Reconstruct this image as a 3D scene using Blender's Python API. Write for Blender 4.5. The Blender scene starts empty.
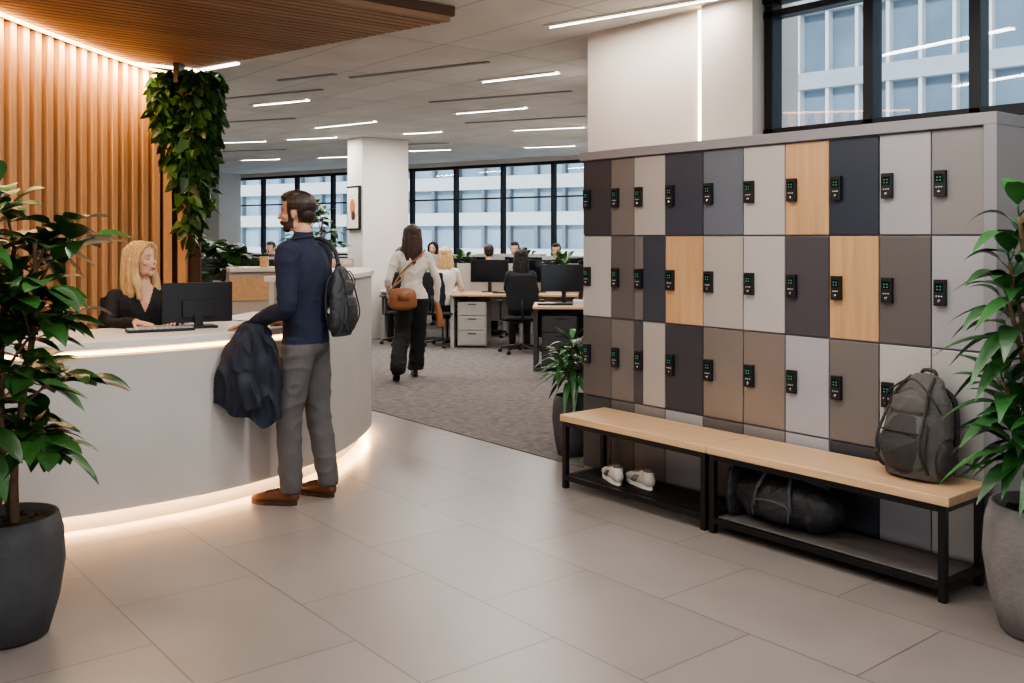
import bpy, bmesh, math, random
import numpy as np
from mathutils import Vector, Matrix, noise
random.seed(7)
C_, S_ = .6307, .776
YAW = math.atan2(S_, C_)
def W(X, D, z=0.0):
    """site-plan coordinates (east, north) -> world axes (world X runs along the locker wall)"""
    return Vector((X*C_-D*S_, X*S_+D*C_, z))
coll = bpy.context.scene.collection

# ------------------------------------------------------------------ materials
def lin(c):
    r=[]
    for v in c[:3]:
        v=v/255.0
        r.append(v/12.92 if v<=.04045 else ((v+.055)/1.055)**2.4)
    return (r[0],r[1],r[2],1)
def mat(name,col,rough=.5,metal=0.0,var=.06,vs=6,bump=0.0,bs=60,stretch=(1,1,1),spec=.5,island=0.0,trans=0.0):
    m=bpy.data.materials.new(name); m.use_nodes=True
    nt=m.node_tree; b=nt.nodes['Principled BSDF']
    b.inputs['Roughness'].default_value=rough; b.inputs['Metallic'].default_value=metal
    b.inputs['Specular IOR Level'].default_value=spec
    tc=nt.nodes.new('ShaderNodeTexCoord'); mp=nt.nodes.new('ShaderNodeMapping')
    mp.inputs['Scale'].default_value=stretch
    nt.links.new(tc.outputs['Object'],mp.inputs['Vector'])
    n=nt.nodes.new('ShaderNodeTexNoise'); n.inputs['Scale'].default_value=vs; n.inputs['Detail'].default_value=5
    nt.links.new(mp.outputs[0],n.inputs['Vector'])
    mx=nt.nodes.new('ShaderNodeMix'); mx.data_type='RGBA'
    c=lin(col)
    mx.inputs[6].default_value=tuple(max(0,x*(1-var*2)) for x in c[:3])+(1,)
    mx.inputs[7].default_value=tuple(min(1,x*(1+var*2)) for x in c[:3])+(1,)
    nt.links.new(n.outputs['Fac'],mx.inputs[0])
    out=mx.outputs[2]
    if island>0:
        g=nt.nodes.new('ShaderNodeNewGeometry'); hs=nt.nodes.new('ShaderNodeHueSaturation')
        mr=nt.nodes.new('ShaderNodeMapRange'); mr.inputs[3].default_value=1-island; mr.inputs[4].default_value=1+island
        nt.links.new(g.outputs['Random Per Island'],mr.inputs[0]); nt.links.new(mr.outputs[0],hs.inputs['Value'])
        nt.links.new(out,hs.inputs['Color']); out=hs.outputs[0]
    nt.links.new(out,b.inputs['Base Color'])
    if bump>0:
        n2=nt.nodes.new('ShaderNodeTexNoise'); n2.inputs['Scale'].default_value=bs; n2.inputs['Detail'].default_value=4
        nt.links.new(mp.outputs[0],n2.inputs['Vector'])
        bp=nt.nodes.new('ShaderNodeBump'); bp.inputs['Strength'].default_value=bump; bp.inputs['Distance'].default_value=.01
        nt.links.new(n2.outputs['Fac'],bp.inputs['Height']); nt.links.new(bp.outputs[0],b.inputs['Normal'])
    return m
def wood(name,col,axis=2,rough=.45,island=0.0,var=.16):
    st=[14,14,14]; st[axis]=.9
    return mat(name,col,rough,0,var,2.2,.08,8,tuple(st),island=island)
def emis(name,col,s):
    m=bpy.data.materials.new(name); m.use_nodes=True; nt=m.node_tree
    nt.nodes.remove(nt.nodes['Principled BSDF'])
    e=nt.nodes.new('ShaderNodeEmission'); e.inputs[0].default_value=lin(col); e.inputs[1].default_value=s
    nt.links.new(e.outputs[0],nt.nodes['Material Output'].inputs[0]); return m
def glass(name,tint,gl=.1):
    m=bpy.data.materials.new(name); m.use_nodes=True; nt=m.node_tree
    nt.nodes.remove(nt.nodes['Principled BSDF'])
    t=nt.nodes.new('ShaderNodeBsdfTransparent'); t.inputs[0].default_value=lin(tint)
    g=nt.nodes.new('ShaderNodeBsdfGlossy'); g.inputs['Roughness'].default_value=.02
    mx=nt.nodes.new('ShaderNodeMixShader'); mx.inputs[0].default_value=gl
    nt.links.new(t.outputs[0],mx.inputs[1]); nt.links.new(g.outputs[0],mx.inputs[2])
    nt.links.new(mx.outputs[0],nt.nodes['Material Output'].inputs[0]); return m
def tilemat(name,col,mortar,w,h,msize,rough,off=.5,var=.05,bump=.0):
    m=bpy.data.materials.new(name); m.use_nodes=True; nt=m.node_tree; b=nt.nodes['Principled BSDF']
    tc=nt.nodes.new('ShaderNodeTexCoord'); br=nt.nodes.new('ShaderNodeTexBrick')
    nt.links.new(tc.outputs['Object'],br.inputs['Vector'])
    c=lin(col)
    br.inputs['Color1'].default_value=tuple(x*(1-var) for x in c[:3])+(1,)
    br.inputs['Color2'].default_value=tuple(min(1,x*(1+var)) for x in c[:3])+(1,)
    br.inputs['Mortar'].default_value=lin(mortar); br.inputs['Scale'].default_value=1
    br.inputs['Mortar Size'].default_value=msize; br.inputs['Brick Width'].default_value=w; br.inputs['Row Height'].default_value=h
    br.inputs['Mortar Smooth'].default_value=.2; br.offset=off
    n=nt.nodes.new('ShaderNodeTexNoise'); n.inputs['Scale'].default_value=1.7; n.inputs['Detail'].default_value=8; n.inputs['Roughness'].default_value=.65
    nt.links.new(tc.outputs['Object'],n.inputs['Vector'])
    hs=nt.nodes.new('ShaderNodeHueSaturation'); mr=nt.nodes.new('ShaderNodeMapRange')
    mr.inputs[1].default_value=.3; mr.inputs[2].default_value=.7; mr.inputs[3].default_value=.9; mr.inputs[4].default_value=1.1
    nt.links.new(n.outputs['Fac'],mr.inputs[0]); nt.links.new(mr.outputs[0],hs.inputs['Value']); nt.links.new(br.outputs['Color'],hs.inputs['Color'])
    nt.links.new(hs.outputs[0],b.inputs['Base Color'])
    r2=nt.nodes.new('ShaderNodeMapRange'); r2.inputs[3].default_value=rough-.06; r2.inputs[4].default_value=rough+.1
    nt.links.new(n.outputs['Fac'],r2.inputs[0]); nt.links.new(r2.outputs[0],b.inputs['Roughness'])
    bp=nt.nodes.new('ShaderNodeBump'); bp.inputs['Strength'].default_value=.2; bp.inputs['Distance'].default_value=.003; bp.invert=True
    nt.links.new(br.outputs['Fac'],bp.inputs['Height']); nt.links.new(bp.outputs[0],b.inputs['Normal'])
    return m

M={}
M['floor']=tilemat('floor_tile',(130,122,117),(94,87,82),.9,.6,.0035,.32)
M['ceil']=tilemat('ceiling_panels',(194,193,191),(142,141,139),1.5,.6,.006,.8,0)
M['carpet']=mat('carpet',(114,108,105),.95,0,.36,14,.9,160)
M['wall']=mat('plaster',(208,203,197),.8,0,.02,3)
M['wallw']=mat('plaster_warm',(198,188,177),.75,0,.02,3)
M['white']=mat('white_laminate',(208,205,200),.4,0,.02,2)
M['deskface']=mat('desk_plaster',(178,175,171),.5,0,.08,2.5)
M['black']=mat('black_metal',(24,24,26),.4,.3,.05)
M['frame']=mat('window_frame_black',(28,31,34),.4,.4,.05)
M['dark']=mat('dark_plastic',(22,23,26),.45,0,.05)
M['plinth']=mat('plinth_grey',(90,90,94),.5,.2,.04)
M['chrome']=mat('steel',(160,160,162),.25,.9,.03)
M['slat']=wood('slat_oak',(190,142,98),2,.5,.14)
M['slatback']=wood('slat_back',(70,47,30),2,.7)
M['soffit']=wood('soffit_wood',(144,112,86),0,.6,.15)
M['soffitb']=mat('soffit_back',(84,64,50),.8)
M['oakh']=wood('bench_oak',(202,168,130),0,.42,0,.12)
M['oakv']=wood('locker_oak',(184,146,108),2,.42,0,.16)
M['leaf']=mat('leaf_green',(42,78,34),.33,0,.25,9,.15,40,island=.45)
M['leaf2']=mat('leaf_green_lance',(46,92,44),.38,0,.25,9,.15,40,island=.4)
M['leafv']=mat('leaf_vine',(52,86,34),.45,0,.25,12,0,40,island=.5)
M['bark']=mat('bark',(104,82,60),.85,0,.3,20,.6,60)
M['soil']=mat('soil',(38,30,25),.95,0,.4,60,1,120)
M['potd']=mat('pot_charcoal',(64,64,67),.7,0,.18,9,.4,40)
M['potl']=mat('pot_concrete',(116,113,111),.75,0,.18,8,.45,45)
M['led']=emis('led_warm',(255,190,118),13)
M['ledv']=emis('led_warm_soft',(255,214,164),13)
M['strip']=emis('led_white',(255,244,230),6)
M['glass']=glass('window_glass',(236,243,246),.045)
M['scr']=mat('screen_glass',(14,18,24),.15)
M['green']=emis('lock_led',(90,190,150),.5)
M['key']=mat('keypad',(170,178,178),.5)
M['fab']=mat('chair_fabric',(34,36,40),.85,0,.1,30,.3,200)
def door(n,c,r=.42,me=0.15): 
    M[n]=mat('door_'+n,c,r,me,.035,3,.03,60)
door('dk',(60,62,68)); door('tp',(112,107,104)); door('bg',(166,160,154)); door('sl',(59,64,76)); door('sb',(98,104,114))
door('lt',(176,173,170)); door('nv',(48,55,68)); door('lg',(156,154,157)); door('mt',(128,124,122)); door('pg',(74,72,77))
door('dt',(96,92,90)); door('ml',(138,132,127),.3,.5); door('ll',(162,162,168)); door('case',(136,134,137))

# ------------------------------------------------------------------ mesh builder
class MB:
    def __init__(s): s.v=[]; s.f=[]; s.m=[]
    def box(s,c,sz,mi=0,rz=0.0,rx=0.0,ry=0.0):
        R=Matrix.Rotation(rz,3,'Z')@Matrix.Rotation(ry,3,'Y')@Matrix.Rotation(rx,3,'X'); c=Vector(c); b=len(s.v)
        for dx in(-.5,.5):
            for dy in(-.5,.5):
                for dz in(-.5,.5):
                    s.v.append(c+R@Vector((dx*sz[0],dy*sz[1],dz*sz[2])))
        for q in((0,1,3,2),(4,6,7,5),(0,4,5,1),(2,3,7,6),(0,2,6,4),(1,5,7,3)):
            s.f.append([b+i for i in q]); s.m.append(mi)
        return s
    def bb(s,x0,x1,y0,y1,z0,z1,mi=0):
        return s.box(((x0+x1)/2,(y0+y1)/2,(z0+z1)/2),(x1-x0,y1-y0,z1-z0),mi)
    def prism(s,poly,z0,z1,mi=0):
        b=len(s.v); n=len(poly)
        for z in(z0,z1):
            for p in poly: s.v.append(Vector((p[0],p[1],z)))
        s.f.append([b+i for i in range(n)][::-1]); s.f.append([b+n+i for i in range(n)]); s.m+=[mi,mi]
        for i in range(n): s.f.append([b+i,b+(i+1)%n,b+n+(i+1)%n,b+n+i]); s.m.append(mi)
        return s
    def lathe(s,c,prof,mi=0,n=32):
        c=Vector(c); b=len(s.v)
        for (r,z) in prof:
            for k in range(n):
                a=2*math.pi*k/n; s.v.append(c+Vector((r*math.cos(a),r*math.sin(a),z)))
        for i in range(len(prof)-1):
            for k in range(n):
                s.f.append([b+i*n+k,b+i*n+(k+1)%n,b+(i+1)*n+(k+1)%n,b+(i+1)*n+k]); s.m.append(mi)
        s.f.append([b+k for k in range(n)][::-1]); s.m.append(mi)
        s.f.append([b+(len(prof)-1)*n+k for k in range(n)]); s.m.append(mi)
        return s
    def tube(s,pts,r,mi=0,n=8,ref=None):
        pts=[Vector(p) for p in pts]; b=len(s.v); N=len(pts)
        rr=r if isinstance(r,(list,tuple)) else [r]*N
        up=Vector(ref) if ref else Vector((.13,.27,.95)).normalized()
        for i,p in enumerate(pts):
            t=(pts[min(i+1,N-1)]-pts[max(i-1,0)]).normalized()
            a=up-t*up.dot(t)
            if a.length<.05: a=Vector((1,0,0))-t*t.x
            a.normalize(); q=t.cross(a)
            for k in range(n):
                an=2*math.pi*k/n; s.v.append(p+(a*math.cos(an)+q*math.sin(an))*rr[i])
        for i in range(N-1):
            for k in range(n):
                s.f.append([b+i*n+k,b+i*n+(k+1)%n,b+(i+1)*n+(k+1)%n,b+(i+1)*n+k]); s.m.append(mi)
        s.f.append([b+k for k in range(n)][::-1]); s.m.append(mi)
        s.f.append([b+(N-1)*n+k for k in range(n)]); s.m.append(mi)
        return s
    def ell(s,c,r,mi=0,n=14):
        c=Vector(c); b=len(s.v); m=n//2+1
        for i in range(1,m):
            th=math.pi*i/m
            for k in range(n):
                a=2*math.pi*k/n; s.v.append(c+Vector((r[0]*math.sin(th)*math.cos(a),r[1]*math.sin(th)*math.sin(a),r[2]*math.cos(th))))
        top=len(s.v); s.v.append(c+Vector((0,0,r[2]))); s.v.append(c-Vector((0,0,r[2])))
        for i in range(m-2):
            for k in range(n):
                s.f.append([b+i*n+k,b+(i+1)*n+k,b+(i+1)*n+(k+1)%n,b+i*n+(k+1)%n]); s.m.append(mi)
        for k in range(n):
            s.f.append([top,b+k,b+(k+1)%n]); s.m.append(mi)
            s.f.append([top+1,b+(m-2)*n+(k+1)%n,b+(m-2)*n+k]); s.m.append(mi)
        return s
    def ribbon(s,pts,o1,o2,z1,z2,mi=0):
        pts=[Vector((p[0],p[1])) for p in pts]; N=len(pts); b=len(s.v)
        for i,p in enumerate(pts):
            t=(pts[min(i+1,N-1)]-pts[max(i-1,0)]).normalized(); nn=Vector((-t.y,t.x))
            for (o,z) in((o1,z1),(o2,z1),(o2,z2),(o1,z2)):
                q=p+nn*o; s.v.append(Vector((q.x,q.y,z)))
        for i in range(N-1):
            for k in range(4):
                s.f.append([b+i*4+k,b+(i+1)*4+k,b+(i+1)*4+(k+1)%4,b+i*4+(k+1)%4]); s.m.append(mi)
        s.f.append([b,b+1,b+2,b+3]); s.m.append(mi); e=b+(N-1)*4
        s.f.append([e+3,e+2,e+1,e]); s.m.append(mi); return s
    def leaf(s,base,d,n,L,Wd,droop=.3,fold=.25,mi=0,kind=0,N=5):
        d=d.normalized(); sd=d.cross(n)
        if sd.length<.01: sd=d.cross(Vector((1,0,0)))
        sd.normalize(); n=sd.cross(d).normalized(); b=len(s.v)
        for i in range(N+1):
            t=i/N
            if kind==0: w=Wd*.5*(math.sin(math.pi*t**.85)**.8 if 0<t<1 else 0)
            elif kind==1: w=Wd*.5*(math.sin(math.pi*t**.7)**1.0 if 0<t<1 else 0)
            else: w=Wd*.5*(min(1,(t*4)**.6)*(1-t)**.55*1.25 if t<1 else 0)
            p=base+d*(L*t)-Vector((0,0,1))*(droop*L*t*t)
            s.v+= [p-sd*w+n*(fold*w),p,p+sd*w+n*(fold*w)]
        for i in range(N):
            a=b+i*3
            s.f.append([a,a+1,a+4,a+3]); s.m.append(mi); s.f.append([a+1,a+2,a+5,a+4]); s.m.append(mi)
        return s
    def obj(s,name,mats,parent=None,loc=(0,0,0),rz=0.0,smooth=False,bevel=0.0):
        me=bpy.data.meshes.new(name); me.from_pydata([tuple(v) for v in s.v],[],s.f); me.update()
        for m in mats: me.materials.append(m)
        me.polygons.foreach_set('material_index',s.m)
        bm=bmesh.new(); bm.from_mesh(me); bmesh.ops.recalc_face_normals(bm,faces=bm.faces); bm.to_mesh(me); bm.free()
        if smooth: me.polygons.foreach_set('use_smooth',[True]*len(me.polygons))
        o=bpy.data.objects.new(name,me); coll.objects.link(o); o.location=loc; o.rotation_euler=(0,0,rz)
        if parent: o.parent=parent
        if bevel>0:
            md=o.modifiers.new('bevel','BEVEL'); md.width=bevel; md.segments=2; md.limit_method='ANGLE'
        return o
def empty(name,loc=(0,0,0),rz=0.0,parent=None):
    e=bpy.data.objects.new(name,None); coll.objects.link(e); e.location=loc; e.rotation_euler=(0,0,rz)
    if parent: e.parent=parent
    return e
def catmull(pts,n=8):
    P=[Vector(p) for p in pts]; out=[]
    for i in range(len(P)-1):
        p0=P[max(i-1,0)];p1=P[i];p2=P[i+1];p3=P[min(i+2,len(P)-1)]
        for k in range(n):
            t=k/n; out.append(.5*((2*p1)+(p2-p0)*t+(2*p0-5*p1+4*p2-p3)*t*t+(3*p1-p0-3*p2+p3)*t**3))
    out.append(P[-1]); return out

# ------------------------------------------------------------------ organic blob builder (union + voxel remesh)
class Blob:
    def __init__(s): s.b=MB(); s.pr=[]
    def ell(s,c,r,m=0,rot=None):
        k=len(s.b.v); s.b.ell((0,0,0),r,0,20); R=rot or Matrix.Identity(3); c=Vector(c)
        for i in range(k,len(s.b.v)): s.b.v[i]=c+R@s.b.v[i]
        s.pr.append(('e',np.array(c),np.array(R.transposed()),np.array(r),m)); return s
    def tube(s,pts,rad,m=0,ref=(1,0,0),n=18,sm=True):
        pts=[Vector(p) for p in pts]; rad=[(r,r) if not isinstance(r,(tuple,list)) else r for r in rad]
        P=[];R=[]
        if sm and len(pts)>2:
            q=catmull([tuple(p)+tuple() for p in pts],4); rr=catmull([(r[0],r[1],0) for r in rad],4)
            P=q; R=[(max(.002,a.x),max(.002,a.y)) for a in rr]
        else: P=pts;R=rad
        N=len(P); fr=[]; ref=Vector(ref)
        for i in range(N):
            t=(P[min(i+1,N-1)]-P[max(i-1,0)]).normalized(); a=ref-t*ref.dot(t)
            if a.length<.1: a=Vector((0,1,0))-t*t.y
            a.normalize(); fr.append((t,a,t.cross(a)))
        rings=[]
        t,a,q=fr[0]; mr=min(R[0])
        for ang in(1.35,.95,.5): rings.append((P[0]-t*mr*math.sin(ang),a,q,R[0][0]*math.cos(ang),R[0][1]*math.cos(ang)))
        for i in range(N): rings.append((P[i],fr[i][1],fr[i][2],R[i][0],R[i][1]))
        t,a,q=fr[-1]; mr=min(R[-1])
        for ang in(.5,.95,1.35): rings.append((P[-1]+t*mr*math.sin(ang),a,q,R[-1][0]*math.cos(ang),R[-1][1]*math.cos(ang)))
        b=len(s.b.v)
        for (p,a,q,ra,rb) in rings:
            for k in range(n):
                an=2*math.pi*k/n; s.b.v.append(p+a*(ra*math.cos(an))+q*(rb*math.sin(an)))
        for i in range(len(rings)-1):
            for k in range(n):
                s.b.f.append([b+i*n+k,b+i*n+(k+1)%n,b+(i+1)*n+(k+1)%n,b+(i+1)*n+k]); s.b.m.append(0)
        s.b.f.append([b+k for k in range(n)][::-1]); s.b.m.append(0)
        e=b+(len(rings)-1)*n; s.b.f.append([e+k for k in range(n)]); s.b.m.append(0)
        s.pr.append(('t',np.array([tuple(p) for p in P]),np.array([(r[0]+r[1])/2 for r in R]),None,m)); return s
    def build(s,name,mats,voxel=.01,smooth=5,classify=None,parent=None,post=None,loc=(0,0,0),rot=(0,0,0),recl=None,folds=None):
        me=bpy.data.meshes.new(name+'_src'); me.from_pydata([tuple(v) for v in s.b.v],[],s.b.f); me.update()
        bm=bmesh.new(); bm.from_mesh(me); bmesh.ops.recalc_face_normals(bm,faces=bm.faces); bm.to_mesh(me); bm.free()
        o=bpy.data.objects.new(name,me); coll.objects.link(o)
        md=o.modifiers.new('r','REMESH'); md.mode='VOXEL'; md.voxel_size=voxel
        if smooth: 
            ms=o.modifiers.new('s','SMOOTH'); ms.factor=.5; ms.iterations=smooth
        bpy.context.view_layer.update()
        dg=bpy.context.evaluated_depsgraph_get()
        m2=bpy.data.meshes.new_from_object(o.evaluated_get(dg)); o.modifiers.clear(); o.data=m2; bpy.data.meshes.remove(me); m2.name=name
        n=len(m2.vertices)
        if folds:
            amp,sx,sy,sz=folds; vn=[tuple(v.normal) for v in m2.vertices]
            for v,nn in zip(m2.vertices,vn):
                c=v.co; q=Vector((c.x*sx+c.z*3,c.y*sy,c.z*sz-c.x*4))
                a=1-abs(noise.noise(q))*2; a=a*a*a-.35+.5*noise.noise(q*2.3)
                v.co=c+Vector(nn)*(amp*a)
        if post:
            co=np.empty(n*3,dtype=np.float32); m2.vertices.foreach_get('co',co); co=co.reshape(-1,3); co=post(co)
            m2.vertices.foreach_set('co',co.astype(np.float32).ravel())
        m2.materials.clear()
        for m in mats: m2.materials.append(m)
        nf=len(m2.polygons)
        c=np.empty(nf*3,dtype=np.float32); m2.polygons.foreach_get('center',c); c=c.reshape(-1,3)
        if classify is not None: idx=classify(c)
        elif len(mats)>1:
            best=np.full(nf,1e9); idx=np.zeros(nf,dtype=np.int32)
            for p in s.pr:
                if p[0]=='e': d=np.linalg.norm(((c-p[1])@p[2].T)/p[3],axis=1)
                else:
                    d=np.full(nf,1e9); P,R=p[1],p[2]
                    for i in range(len(P)-1):
                        ab=P[i+1]-P[i]; L=(ab@ab)+1e-12; t=np.clip(((c-P[i])@ab)/L,0,1)
                        q=P[i]+t[:,None]*ab; dd=np.linalg.norm(c-q,axis=1)/(R[i]*(1-t)+R[i+1]*t); d=np.minimum(d,dd)
                sel=d<best; best[sel]=d[sel]; idx[sel]=p[4]
            if recl is not None: idx=recl(c,idx)
        else: idx=np.zeros(nf,dtype=np.int32)
        m2.polygons.foreach_set('material_index',idx.astype(np.int32)); m2.polygons.foreach_set('use_smooth',[True]*nf); m2.update()
        o.location=loc; o.rotation_euler=rot
        if parent: o.parent=parent
        return o

# ------------------------------------------------------------------ room shell
def xy(X,D): p=W(X,D); return (p.x,p.y)
plan=[(-26,-9),(10,-9),(10,4.96),(-5.2,4.96),xy(.75,7.2),xy(1.75,16.9),xy(-10.5,25.6),(-26,7.6)]
fl=MB(); fl.prism(plan,-.06,0); fl.obj('floor',[M['floor']])
cp=MB(); cp.prism([(-4.56,4.3),(-4.56,4.8),(-5.07,4.8),xy(.56,7.2),xy(1.5,16.8),xy(-10.2,25.1),(-13.9,4.62),(-12.9,4.3)],.0005,.006); cp.obj('office_carpet',[M['carpet']])
ce=MB(); ce.prism(plan,3.0,3.1); ce.obj('ceiling',[M['ceil']])
w=MB(); w.bb(-5.05,-3.56,4.82,5.25,0,3.0); w.obj('wall_column',[M['wallw']])
w=MB(); w.bb(-4.0,-3.955,4.80,4.82,2.08,2.98); w.obj('trim_1_led_vertical',[M['ledv']])
w=MB(); w.bb(-3.955,-3.56,4.775,4.82,0,3.0); w.obj('wall_column_return',[M['wallw']])
w=MB(); w.bb(-3.56,2.5,4.9,5.02,0,2.12); w.obj('wall_back',[M['wall']])
win=MB()
for x in(-3.52,-2.86,-2.27,-1.6,-.9,-.2,.5,1.2,1.9): win.bb(x-.03,x+.03,4.88,4.98,2.14,2.98,0)
win.bb(-3.56,2.5,4.88,4.98,2.12,2.18,0); win.bb(-3.56,2.5,4.88,4.98,2.86,2.9,0); win.bb(-3.56,2.5,4.87,4.99,2.95,3.0,0)
win.bb(-3.5,2.4,4.93,4.937,2.16,2.97,1)
win.obj('window_1',[M['frame'],M['glass']],bevel=.004)
def wallseg(name,a,b,th,z0,z1,m,side=1):
    A=W(*a);B=W(*b); w=MB(); w.ribbon([A.xy,B.xy],0,th*side,z0,z1); return w.obj(name,[m])
wallseg('wall_right_office',(.60,7.15),(1.6,16.9),.15,0,3,M['wall'],-1)
wallseg('wall_left_office',(-3.1,8.25),(-10.6,25.4),.15,0,3,M['wall'],1)
A=W(-10.5,25.5);B=W(1.75,16.85);L=(B-A).length;ang=math.atan2(B.y-A.y,B.x-A.x)
fw=MB(); 
x=0
while x<L:
    fw.bb(x-.035,x+.035,-.05,.05,.8,2.9,0); x+=1.15
fw.bb(0,L,-.06,.06,.8,.86,0); fw.bb(0,L,-.06,.06,2.86,2.92,0); fw.bb(0,L,-.03,.03,2.25,2.28,0); fw.bb(0,L,-.004,.004,.85,2.9,1)
fw.obj('window_2',[M['frame'],M['glass']],loc=A,rz=ang)
w=MB(); w.bb(0,L,-.1,.12,0,.8); w.bb(0,L,-.1,.12,2.92,3.0); w.obj('wall_far',[M['wall']],loc=A,rz=ang)
w=MB()
for x in (4.4,9.6): w.bb(x,x+.7,-.75,-.13,0.007,3.0)
w.obj('wall_far_pilasters',[M['wall']],loc=A,rz=ang)
w=MB(); w.bb(-12.70,-12.25,7.12,7.92,0,3.0); w.obj('wall_office_column',[M['wall']],bevel=.01)
p=MB(); p.bb(-12.66,-12.29,7.085,7.115,1.62,2.28,0); p.bb(-12.63,-12.32,7.078,7.086,1.65,2.25,1)
p.ell((-12.475,7.076,1.97),(.08,.004,.12),2); p.ell((-12.45,7.074,1.84),(.06,.004,.07),3)
p.obj('framed_picture',[M['black'],mat('paper',(226,218,206),.8),mat('print_orange',(190,112,60),.8),mat('print_brown',(72,44,34),.8)])

# soffit (wood slat ceiling)
A=Vector((-.366,6.10));B=Vector((-2.62,7.86)); e2=(B-A); LW=e2.length; e2.normalize(); e1=Vector((-.776,-.6307))
Aw=W(A.x,A.y); e1w=W(e1.x,e1.y); rz=math.atan2(e1w.y,e1w.x); e2w=W(e2.x,e2.y)
so=MB(); c,s_=math.cos(-rz),math.sin(-rz)
l2=Vector((e2w.x*c-e2w.y*s_, e2w.x*s_+e2w.y*c))
def sp(u,v): return (u+l2.x*v, l2.y*v)
nsl=34; LEN=5.2
for i in range(nsl):
    v0=LW*(i+.1)/nsl; v1=LW*(i+.84)/nsl
    so.prism([sp(0.03,v0),sp(LEN,v0),sp(LEN,v1),sp(.03,v1)],2.90,2.935,0)
so.prism([sp(0,0),sp(LEN,0),sp(LEN,LW),sp(0,LW)],2.936,2.998,1)
so.obj('trim_2_wood_soffit',[M['soffit'],M['soffitb']],loc=(Aw.x,Aw.y,0),rz=rz)
w=MB(); w.ribbon([sp(.0,LW*.80),sp(.0,LW*.985)],-.02,.02,2.885,2.90,0); w.ribbon([sp(.0,LW*.985),sp(.5,LW*.985)],-.02,.02,2.885,2.90,0)
w.obj('trim_4_led_corner',[M['strip']],loc=(Aw.x,Aw.y,0),rz=rz)

# slat wall
poly=[(-3.32,2.2),(-3.30,4.5),(-3.26,6.0),(-3.14,7.3),(-2.98,7.92),(-2.63,8.02)]
pts=[W(q.x,q.y).xy for q in catmull([(a,b,0) for a,b in poly],12)]
sw=MB(); sw.ribbon(pts,.0,.06,0,2.9,1)
acc=0.03
for i in range(len(pts)-1):
    a,b=pts[i],pts[i+1]; seg=(b-a).length; t=(b-a)/seg
    while acc<seg:
        q=a+t*acc; nn=Vector((t.y,-t.x)); c=q+nn*.04
        sw.box((c.x,c.y,1.45),(.068,.08,2.88),0,math.atan2(t.y,t.x)); acc+=.142
    acc-=seg
sw.obj('wall_slatted_wood',[M['slat'],M['slatback']],bevel=.004)
w=MB(); w.ribbon(pts[10:],-.17,-.14,2.87,2.885,0); w.obj('trim_3_led_cove',[M['led']])

# ------------------------------------------------------------------ ceiling lights
def area(name,loc,size,sy,energy,col,parent=None,rot=(0,0,0)):
    l=bpy.data.lights.new(name,'AREA'); l.shape='RECTANGLE'; l.size=size; l.size_y=sy; l.energy=energy; l.color=col
    o=bpy.data.objects.new(name,l); coll.objects.link(o); o.location=loc; o.rotation_euler=rot
    if parent: o.parent=parent
    return o
for k in range(12,len(pts)-6,9):
    a,b=pts[k],pts[min(k+9,len(pts)-1)]; c=(a+b)/2; t=b-a; nn=Vector((t.y,-t.x)).normalized(); q=c+nn*.15
    area('cove_lamp',(q.x,q.y,2.865),t.length,.03,12,(1,.70,.40),None,(math.radians(18),0,math.atan2(t.y,t.x)))
def strip(a,b,e=30,wd=.07):
    A=W(*a);B=W(*b);Lg=(B-A).length; an=math.atan2(B.y-A.y,B.x-A.x); c=(A+B)/2
    m=MB(); m.bb(-Lg/2,Lg/2,-wd/2,wd/2,-.004,.0,0)
    m.bb(-Lg/2-.01,Lg/2+.01,-wd/2-.012,-wd/2,-.014,0,1); m.bb(-Lg/2-.01,Lg/2+.01,wd/2,wd/2+.012,-.014,0,1)
    o=m.obj('ceiling_light',[M['strip'],M['white']],loc=(c.x,c.y,2.999),rz=an)
    area('lamp',(0,0,-.012),Lg,wd,e,(1,.955,.90),o)
strip((.25,6.65),(1.25,5.85),16,.05)
for a,b in [((-.68,11.3),(.15,10.8)),((0,13.1),(.95,12.7)),((-2.68,12.8),(-1.75,12.1)),((-1.56,13.5),(-1.0,13.26)),((-1.77,16.2),(-1.05,16.0)),
            ((-4.6,14.8),(-3.8,14.6)),((-3.4,14.3),(-2.6,14.0)),((-.3,9.0),(.4,8.5)),((-3.6,17.6),(-2.8,17.3)),((-5.2,18.2),(-4.4,17.9)),((.2,15.6),(1.0,15.3)),((-2.9,10.6),(-2.2,10.2))]:
    strip(a,b,28)
for a,b in [((.9,3.9),(2.0,3.0)),((-.9,3.6),(.2,2.7)),((-.5,4.9),(.4,4.15)),((-1.6,1.4),(-.4,.6)),((.3,1.2),(1.4,.4)),((-2.3,3.9),(-1.5,3.3)),((-.2,-1.2),(1,-2))]:  # unseen strips overhead and behind the camera, added as general fill light
    strip(a,b,22,.1)
sl=MB()
for (a,b) in [((-3.2,10.2),(-1.9,9.5)),((-.9,10.4),(.6,9.6)),((-3.9,12.3),(-2.7,11.8)),((-.6,12.3),(.9,11.6)),((-2.2,15.3),(-1.,14.9)),((-1.5,8.8),(-.2,8.0)),((-5,16.4),(-3.8,16.)),((-2.2,8.95),(-1.6,8.6))]:
    A=W(*a);B=W(*b); sl.ribbon([A.xy,B.xy],-.025,.025,2.988,2.9995,0)
sl.obj('ceiling_slot_diffuser',[mat('slot_grey',(132,131,130),.7)])

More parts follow.
